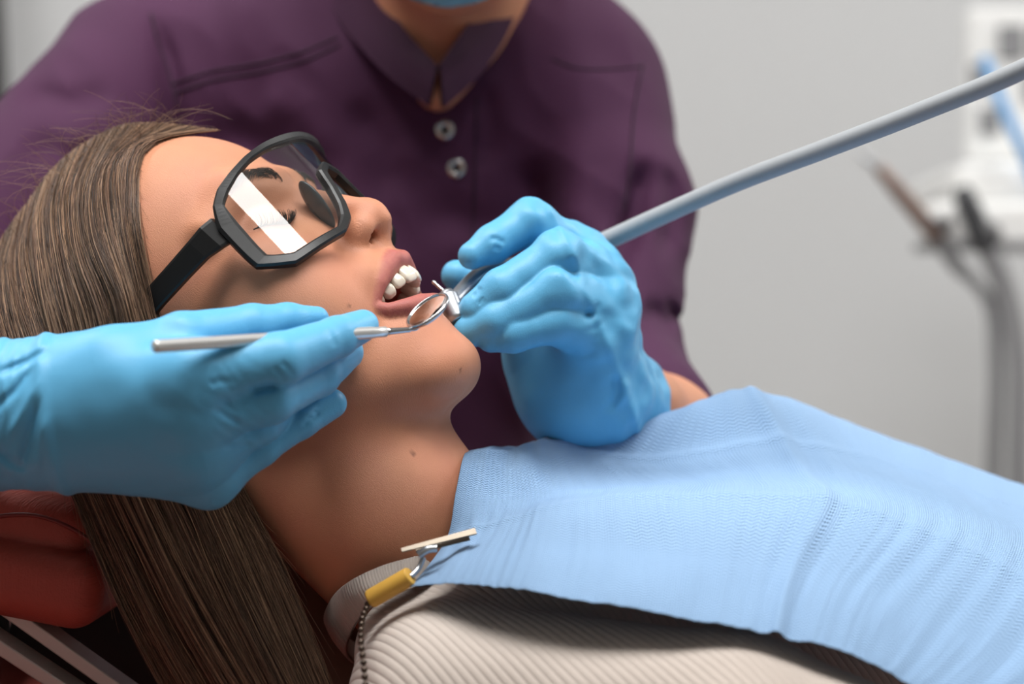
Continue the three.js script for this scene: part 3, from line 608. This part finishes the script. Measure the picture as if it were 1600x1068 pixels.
// gloves
function glove(fingers, palms, webs, cut, wrinkle, name, extra) {
  const all = [...fingers.flat(), ...palms.flat()];
  const cl = extra.map(([L, dep, w]) => [L.map(([u, v]) => P(u, v, name)), dep, w]);
  const f = (x, y, z) => {
    let d = 1e9;
    for (const p of palms) d = smin(d, chain(x, y, z, p, 6), 20);
    let e = 1e9;
    for (const g of fingers) { const q = chain(x, y, z, g, 3); e = smin(e, q, 1.4); }
    d = smin(d, e, 9);
    if (webs) for (const [p, r] of webs) d = smax(d, -sph(x, y, z, p.x, p.y, p.z, r), 5);
    d += wrinkle(x, y, z);
    if (d < 4 && d > -8) for (const [L, dep, w] of cl) { const t = foldD(L, x, y); if (t < w * 3) d += dep * foldEnd() * Math.exp(-(t * t) / (w * w)); }
    return d;
  };
  const [lo, hi] = bounds(all, 6); if (cut) cut(lo, hi);
  return [f, geoOf(meshSDF(f, lo, hi, 1.25), MM, null, (x, y, z) => [(x + z * 0.4) * 0.001, (y + z * 0.3) * 0.001])];
}
const J = (L) => L.map(([a, b, c, r]) => [P(a, b, c), r]);
const mcp = { i: [300, 588, 1074, 17], m: [292, 645, 1080, 16.5], r: [300, 705, 1090, 15.5], l: [326, 748, 1106, 12.5] };
const [gloveRF, gloveRG] = glove([
  J([[175, 566, 1092, 14], [285, 530, 1096, 13], [395, 511, 1112, 11], [450, 503, 1122, 9.2], [494, 499, 1130, 6.5]]),
  J([mcp.i, [435, 562, 1078, 12.6], [525, 527, 1108, 10], [566, 509, 1124, 8]]),
  J([mcp.m, [420, 622, 1086, 12.4], [495, 586, 1116, 10.6], [540, 550, 1140, 9]]),
  J([mcp.r, [400, 662, 1102, 11.5], [460, 625, 1130, 9.6], [492, 600, 1148, 8.4]]),
  J([mcp.l, [404, 696, 1112, 10], [468, 656, 1122, 9], [518, 630, 1132, 7.6]]),
], [
  J([[-40, 636, 1112, 25], [110, 616, 1100, 21], mcp.i]), J([[-40, 640, 1112, 25], [110, 640, 1100, 24], mcp.m]),
  J([[-40, 644, 1112, 25], [110, 668, 1104, 22], mcp.r]), J([[-40, 650, 1112, 24], [110, 690, 1110, 18], mcp.l]), J([[85, 612, 1100, 19], [175, 566, 1092, 14]]),
], null, (lo) => { lo[0] = P(-30, 0, 1110).x; }, (x, y, z) => {
  const cuff = 1 - sstep(-245, -215, x);
  const kn = Math.exp(-(((x + 128) / 22) ** 2 + ((y + 28) / 22) ** 2));
  return cuff * (2.2 * noise(x * 0.09, y * 0.03 + x * 0.02, z * 0.04) - 2.5) + cuff * 1.4 * Math.abs(noise(x * 0.16, y * 0.05, 2)) - 1.8 * Math.exp(-(((x + 222 + y * 0.12) / 3.5) ** 2)) + 0.8 * kn * Math.abs(noise((x + y * 0.8) * 0.13, (y - x * 0.9) * 0.05, z * 0.03)) + 0.35 * noise(x * 0.07, y * 0.07, z * 0.07);
}, 1075, [[[[-20, 590], [40, 565], [78, 542]], 2, 2.2], [[[-20, 650], [25, 610], [62, 560]], 1.8, 2.2], [[[5, 700], [40, 640], [66, 585]], -1.6, 2.4], [[[25, 740], [45, 680], [72, 610]], 2, 2], [[[50, 745], [62, 700], [80, 640]], -1.4, 2.2], [[[-20, 690], [10, 720], [40, 742]], 1.8, 2.4],
  [[[337, 634], [358, 650], [382, 664]], 1.1, 1.6], [[[350, 615], [362, 634], [378, 650]], 0.9, 1.5], [[[345, 700], [368, 699], [392, 694]], 1, 1.6], [[[388, 612], [410, 606], [440, 603]], 2.2, 2.4], [[[440, 562], [452, 575], [464, 592]], 0.5, 1.4], [[[430, 570], [440, 585], [450, 598]], 0.5, 1.4],
  [[[505, 510], [516, 530], [520, 545]], 0.5, 1.6], [[[460, 672], [470, 662], [474, 652]], 0.7, 1.3], [[[472, 664], [481, 654], [484, 645]], 0.7, 1.3], [[[360, 720], [400, 702], [430, 684]], 0.7, 1.6], [[[330, 600], [350, 594], [372, 596]], 0.7, 1.6]]);
part('glove', gloveRG, M.glove, dentist, { label: 'blue glove on the hand holding the mirror' });
const k2 = { i: [905, 408, 1262, 13.5], m: [930, 440, 1250, 14.5], r: [940, 482, 1240, 14.5], l: [930, 528, 1232, 13.5] };
const [gloveLF, gloveLG] = glove([
  J([k2.i, [822, 350, 1240, 11.6], [768, 382, 1228, 10], [738, 399, 1222, 7.6]]),
  J([k2.m, [868, 404, 1218, 12.6], [785, 452, 1206, 11], [744, 482, 1206, 9]]),
  J([k2.r, [862, 458, 1206, 12], [776, 502, 1202, 10.4], [733, 517, 1206, 8.6]]),
  J([k2.l, [862, 504, 1206, 11], [802, 521, 1202, 9.8], [768, 526, 1204, 8]]),
  J([[870, 560, 1275, 18], [800, 490, 1278, 12], [750, 452, 1268, 10], [714, 430, 1262, 8.6]]),
], [
  J([[960, 632, 1300, 25], [905, 600, 1272, 24], k2.i]), J([[905, 600, 1272, 24], k2.m]), J([[905, 600, 1268, 25], k2.r]), J([[960, 632, 1300, 25], [905, 612, 1262, 25], k2.l]),
  J([[905, 612, 1265, 25], [835, 545, 1262, 17]]), J([[905, 600, 1272, 24], [870, 560, 1275, 18]]),
], null, null, (x, y, z) => {
  const cuff = sstep(38, 58, x + (y + 30) * 0.4);
  return -cuff * 2.6 - cuff * 2 * noise(x * 0.08, y * 0.08, z * 0.08) + 0.4 * noise(x * 0.07, y * 0.07, z * 0.07) - 1.5 * Math.exp(-(((x - 62 + (y + 30) * 0.4) / 3) ** 2));
}, 1225, [[[[762, 374], [776, 374], [792, 382]], 0.9, 1.5], [[[770, 386], [785, 390]], 0.6, 1.4], [[[738, 468], [748, 458], [752, 448]], 0.8, 1.5], [[[748, 478], [758, 466]], 0.6, 1.4], [[[905, 500], [925, 488], [940, 470]], 0.8, 2], [[[905, 520], [930, 512], [950, 496]], 0.7, 2], [[[880, 545], [905, 555], [935, 550]], 0.9, 2.2],
  [[[960, 580], [965, 610], [950, 650]], 2, 2.5], [[[978, 590], [980, 615], [965, 645]], -1.6, 2.5], [[[890, 400], [900, 420], [896, 440]], 0.8, 2]]);
part('glove', gloveLG, M.glove, dentist, { label: 'blue glove on the hand holding the handpiece' });

// ---------------------------------------------------------------- dental mirror
{
  const t = thing('dental_mirror', 'steel dental mirror with round mirror head held at the open mouth', 'dental mirror', P(420, 530, 1095));
  const a = P(240, 541, 1038), b = P(602, 518, 1118), c = P(640, 515, 1124), d = P(655, 509, 1127);
  part('handle', turned(a, b, [[0, 0], [0, 2.4], [0.01, 3], [0.93, 3], [0.96, 2.6], [1, 2.6], [1, 0]]), M.handle, t);
  part('neck', turned(b, c, [[0, 0], [0, 2], [0.2, 1.7], [1, 1.3], [1, 0]]), M.steel, t);
  part('stem', tube([c.clone(), P(650, 514, 1126), d], 0.8, 16, 10), M.steel, t);
  // mirror head: an oval in view, a disc in truth
  const ctr = P(668, 485, 1128), ax = V(0.80, 0.60, 0.0).normalize(), nrm = V(-0.55, 0.73, 0.42);
  nrm.addScaledVector(ax, -nrm.dot(ax)).normalize();
  const q = new THREE.Quaternion().setFromUnitVectors(V(0, 0, 1), nrm);
  const R = 11.6;
  part('rim', new THREE.TorusGeometry(R, 0.9, 14, 72).applyQuaternion(q).translate(ctr.x, ctr.y, ctr.z).applyMatrix4(MM), M.steel, t);
  part('backing', new THREE.CylinderGeometry(R, R - 0.8, 1.6, 64).rotateX(Math.PI / 2).translate(0, 0, -0.9).applyQuaternion(q).translate(ctr.x, ctr.y, ctr.z).applyMatrix4(MM), M.steel, t);
  part('mirror_glass', new THREE.CylinderGeometry(R - 0.3, R - 0.3, 0.3, 64).rotateX(Math.PI / 2).applyQuaternion(q).translate(ctr.x, ctr.y, ctr.z).applyMatrix4(MM), M.mirror, t);
}
// ---------------------------------------------------------------- handpiece with its hose
{
  const t = thing('dental_handpiece', 'silver dental handpiece with bur on a long grey hose', 'handpiece', P(800, 430, 1235));
  const h0 = P(697, 455, 1214), h1 = P(716, 503, 1206);
  part('head', turned(h0, h1, [[0, 0], [0, 3.4], [0.06, 4], [0.16, 4.6], [0.18, 5.5], [0.86, 5.5], [0.96, 5], [1, 3.6], [1, 0]]), M.satin, t);
  part('bur', turned(P(699, 460, 1213), P(676, 439, 1218), [[0, 0], [0, 1], [0.72, 0.9], [0.74, 0.7], [0.85, 1.1], [0.97, 1.0], [1, 0]]), M.steel, t);
  part('sleeve', tube([P(706, 476, 1211), P(724, 456, 1222), P(756, 430, 1240), P(830, 415, 1258), P(900, 394, 1282)], [4.4, 5, 6.2, 6.6, 6.4], 50, 24), M.satin, t);
  part('hose', tube([P(885, 398, 1278), P(930, 383, 1285), P(1030, 338, 1268), P(1150, 285, 1238), P(1290, 232, 1200), P(1430, 178, 1160), P(1610, 103, 1110), P(1800, 0, 1060)], [5.2, 5.4, 5.2, 5.1, 5, 4.9], 120, 24), M.hose, t);
}
// ---------------------------------------------------------------- bib
const bibNet = [
  [[640, 916, 1100], [740, 912, 1075], [850, 928, 1058], [1050, 960, 1046], [1200, 990, 1040], [1330, 1022, 1036], [1450, 1085, 1030], [1600, 1180, 1020]],
  [[668, 885, 1116], [760, 868, 1096], [870, 862, 1086], [1060, 872, 1080], [1230, 892, 1076], [1370, 930, 1070], [1530, 1010, 1060], [1700, 1090, 1050]],
  [[700, 836, 1134], [790, 812, 1128], [880, 788, 1128], [1050, 774, 1132], [1285, 782, 1132], [1450, 832, 1124], [1600, 905, 1112], [1760, 980, 1100]],
  [[712, 770, 1147], [800, 778, 1172], [890, 764, 1204], [1060, 754, 1218], [1262, 744, 1216], [1450, 778, 1196], [1620, 846, 1176], [1780, 920, 1166]],
  [[726, 709, 1180], [800, 704, 1220], [862, 692, 1242], [1010, 716, 1246], [1232, 690, 1252], [1400, 728, 1256], [1600, 800, 1250], [1780, 880, 1240]],
  [[742, 716, 1250], [830, 706, 1285], [930, 682, 1282], [1075, 634, 1288], [1186, 609, 1300], [1390, 684, 1350], [1604, 762, 1340], [1780, 840, 1330]],
  [[760, 780, 1340], [850, 780, 1360], [950, 760, 1380], [1090, 720, 1400], [1215, 700, 1415], [1410, 760, 1410], [1620, 830, 1400], [1790, 900, 1390]],
].map((r) => r.map((q) => P(...q)));
{
  const t = thing('dental_bib', 'light blue paper bib draped over the patient\'s chest', 'bib', P(1050, 900, 1150));
  const crease = (s, w) => Math.exp(-(s * s) / (w * w));
  part('paper', sheet((u, v) => {
    const p = netPoint(bibNet, u, v);
    const c = 2.4 * crease(u - 0.585 + 0.03 * v, 0.012) - 1.2 * crease(u - 0.61 + 0.03 * v, 0.02) + 0.9 * crease(v - 0.335, 0.014) + 1.2 * crease(v - 0.667, 0.014);
    const w = 1.1 * noise(u * 34, v * 4, 2.2) * sstep(0, 0.2, v) + 1.5 * noise(u * 10, v * 6, 5.1) + 0.8 * noise(u * 60, v * 2, 8.2) * (1 - sstep(0.25, 0.6, v));
    const q = (c + w) * sstep(0, 0.05, u); p.y += q; p.z += 0.4 * q; return p;
  }, 340, 240, 0.35, [0.45, 0.33]), M.bib, t);
}
// ---------------------------------------------------------------- bib clip and chain
{
  const t = thing('bib_clip', 'metal bib clip with yellow sleeve on a ball chain at the collar', 'bib clip', P(640, 890, 1110));
  const a = P(628, 862, 1108), b = P(744, 832, 1112), dir = b.clone().sub(a), up = V(-0.1, 0.75, 0.65);
  const plate = (s0, s1, w0, w1, off) => sheet((u, v) => a.clone().addScaledVector(dir, lerp(s0, s1, u)).addScaledVector(up, off + (v - 0.5) * 0).add(V(0.25, -0.6, 0.75).multiplyScalar((v - 0.5) * lerp(w0, w1, u))), 12, 4, 0.8);
  part('jaw', plate(0, 1, 2.4, 4, 1.2), M.clip, t);
  part('jaw', plate(0.18, 0.9, 3, 4, -1.6), M.clip, t);
  part('spring', tube([P(655, 866, 1104), P(668, 858, 1103), P(682, 856, 1104)], 2, 12, 10), M.satin, t);
  part('sleeve', turned(P(578, 936, 1108), P(642, 899, 1102), [[0, 0], [0, 4.2], [0.04, 4.7], [0.96, 4.7], [1, 4.2], [1, 0]]), M.brass, t);
  part('link', tube([P(642, 900, 1102), P(655, 886, 1105), P(662, 870, 1106)], 1.3, 14, 8), M.satin, t);
  const bead = new THREE.SphereGeometry(1.62, 14, 10), curve = new THREE.CatmullRomCurve3([P(575, 943, 1106), P(566, 968, 1096), P(564, 1000, 1086), P(568, 1035, 1078), P(572, 1080, 1070)]);
  const L = curve.getLength(), nB = Math.round(L / 3.85);
  for (let i = 0; i <= nB; i++) { const p = curve.getPointAt(i / nB); part('bead', bead.clone().translate(p.x, p.y, p.z).applyMatrix4(MM), M.bead, t); }
  part('wire', tube(curve.getPoints(20), 0.5, 40, 6), M.bead, t);
}
// ---------------------------------------------------------------- dental chair
{
  const t = thing('dental_chair', 'red upholstered dental chair with steel headrest bracket under the patient', 'dental chair', P(400, 1600, 1260));
  const rot = new THREE.Matrix4().makeRotationZ(-0.19), c0 = P(20, 828, 1275), inv = new THREE.Matrix4().makeTranslation(c0.x, c0.y, c0.z).multiply(rot).invert().elements;
  const cushion = (x, y, z) => {
    const a = inv[0] * x + inv[4] * y + inv[8] * z + inv[12], b = inv[1] * x + inv[5] * y + inv[9] * z + inv[13], c = inv[2] * x + inv[6] * y + inv[10] * z + inv[14];
    const box = (hx, hy, hz, r, oy) => { const q = [Math.abs(a) - hx + r, Math.abs(b - oy) - hy + r, Math.abs(c) - hz + r]; return Math.hypot(Math.max(q[0], 0), Math.max(q[1], 0), Math.max(q[2], 0)) + Math.min(Math.max(...q), 0) - r; };
    return smin(box(72, 20, 112, 16, -12), box(60, 17, 100, 15, 16), 2.5);
  };
  part('headrest_cushion', geoOf(meshSDF(cushion, [c0.x - 95, c0.y - 75, c0.z - 125], [c0.x + 95, c0.y + 75, c0.z + 125], 3), MM, null, (x, y, z) => [(x + z) * 0.001, (y + z * 0.3) * 0.001]), M.red, t);
  const pipe = [[-60, 822, 1166], [0, 806, 1162], [60, 806, 1160], [120, 830, 1160], [165, 868, 1163], [180, 905, 1170]].map((q) => P(...q));
  part('piping', tube(pipe, 1.2, 60, 8), M.redPipe, t);
  const beam = (a, b, w, h) => { const L = a.distanceTo(b), g = new RoundedBoxGeometry(L, h, w, 2, 1); g.applyQuaternion(new THREE.Quaternion().setFromUnitVectors(V(1, 0, 0), b.clone().sub(a).normalize())); const m = a.clone().lerp(b, 0.5); g.translate(m.x, m.y, m.z); g.applyMatrix4(MM); return g; };
  part('bracket_bar', beam(P(-40, 908, 1190), P(300, 1150, 1190), 26, 7), M.bar, t);
  part('bracket_bar', beam(P(-60, 962, 1180), P(240, 1160, 1180), 26, 7), M.bar, t);
  part('bracket_plate', beam(P(4, 900, 1205), P(4, 990, 1205), 12, 5), M.black, t);
  part('hinge_cover', beam(P(40, 965, 1330), P(460, 1105, 1330), 90, 70), M.black, t);
  part('backrest', beam(P(-140, 1010, 1230), P(1000, 1560, 1260), 420, 90).translate(-0.02, -0.03, 0), M.red, t);
  // seat pan and pedestal below the view
  part('seat', beam(P(1000, 1500, 1260), P(2400, 1560, 1260), 460, 90), M.red, t);
  const fl = V(0.25, 0, 0);
  const base = P(1100, 1650, 1270).multiplyScalar(0.001).applyMatrix4(camera.matrixWorld);
  const ped = new THREE.CylinderGeometry(0.1, 0.14, base.y, 32).translate(base.x, base.y / 2, base.z).applyMatrix4(camera.matrixWorldInverse);
  part('pedestal', ped, M.white, t);
}
// ---------------------------------------------------------------- instrument unit in the background
{
  const D = 2550, s = (px) => px * D / FOCAL;
  const t = thing('instrument_unit', 'white dental delivery unit with rounded tray at the right', 'dental unit', P(1560, 900, D));
  const rb = (x0, x1, y0, y1, d0, d1, r) => { const a = P(x0, y0, (d0 + d1) / 2), b = P(x1, y1, (d0 + d1) / 2); return new RoundedBoxGeometry(b.x - a.x, a.y - b.y, d1 - d0, 5, r).translate((a.x + b.x) / 2, (a.y + b.y) / 2, -(d0 + d1) / 2).applyMatrix4(MM); };
  part('tray', rb(1455, 1760, 268, 330, D - 60, D + 240, 16), M.white, t);
  part('instrument_rack', rb(1442, 1760, 318, 388, D - 95, D - 10, 12), M.white, t);
  part('rack_lip', rb(1436, 1760, 378, 392, D - 100, D - 20, 3), M.unitGrey, t);
  part('control_panel', (() => { const g = rb(1508, 1720, 14, 250, D + 60, D + 90, 8); return g; })(), M.white, t);
  for (const [a, b, c, d] of [[1560, 1600, 40, 92], [1516, 1545, 100, 140], [1530, 1562, 168, 210], [1600, 1650, 110, 160], [1610, 1650, 40, 90]]) part('key_field', rb(a, b, c, d, D + 54, D + 64, 2), M.unitGrey, t);
  part('panel_post', tube([P(1640, 250, D + 80), P(1640, 300, D + 80)], 14, 4, 16), M.white, t);
  part('arm', tube([P(1680, 330, D + 100), P(1700, 520, D + 120), P(1720, 1100, D + 160)], 34, 30, 20), M.white, t);
  const foot = P(1720, 1100, D + 160).multiplyScalar(0.001).applyMatrix4(camera.matrixWorld);
  part('column', new THREE.CylinderGeometry(0.05, 0.16, foot.y + 0.02, 28).translate(foot.x, (foot.y + 0.02) / 2, foot.z).applyMatrix4(camera.matrixWorldInverse), M.white, t);
  const holder = (px, py) => part('holder', new THREE.TorusGeometry(14, 5, 10, 24).rotateX(1.2).translate(...P(px, py, D - 105).toArray()).applyMatrix4(MM), M.unitGrey, t);
  holder(1462, 352); holder(1538, 362);
  const i1 = thing('dental_instrument', 'slim brown and steel instrument leaning out of the white unit', 'instrument', P(1450, 350, D - 100), 'instruments in the unit rack');
  part('grip', turned(P(1466, 372, D - 105), P(1372, 262, D - 130), [[0, 0], [0, 8], [0.1, 9], [0.7, 8], [1, 6], [1, 0]]), M.bronze, i1);
  part('tip', turned(P(1374, 264, D - 130), P(1340, 238, D - 138), [[0, 0], [0, 5], [0.6, 3], [1, 1.5], [1, 0]]), M.satin, i1);
  part('hose', tube([P(1464, 372, D - 105), P(1500, 420, D - 90), P(1545, 470, D - 80), P(1556, 560, D - 75), P(1552, 780, D - 70), P(1560, 980, D - 60)], 8.5, 60, 14), M.unitGrey, i1);
  const i2 = thing('dental_instrument', 'short dark grey instrument standing upright in the white unit', 'instrument', P(1530, 360, D - 105), 'instruments in the unit rack');
  part('grip', turned(P(1545, 392, D - 105), P(1500, 292, D - 120), [[0, 0], [0, 11], [0.2, 13], [0.85, 12], [0.97, 9], [1, 0]]), M.darkGrey, i2);
  part('hose', tube([P(1545, 390, D - 105), P(1572, 460, D - 100), P(1590, 560, D - 95), P(1592, 780, D - 90), P(1600, 980, D - 80)], 12, 60, 14), M.unitGrey, i2);
  const cb = thing('blue_tube', 'thin blue tube hanging beside the control panel', 'tube', P(1570, 180, D - 40));
  part('tube', tube([P(1538, 92, D - 20), P(1556, 140, D - 40), P(1580, 195, D - 60), P(1606, 250, D - 70), P(1640, 330, D - 60)], 6.5, 40, 12), M.bluePlastic, cb);
}
renderer.render(scene, camera);
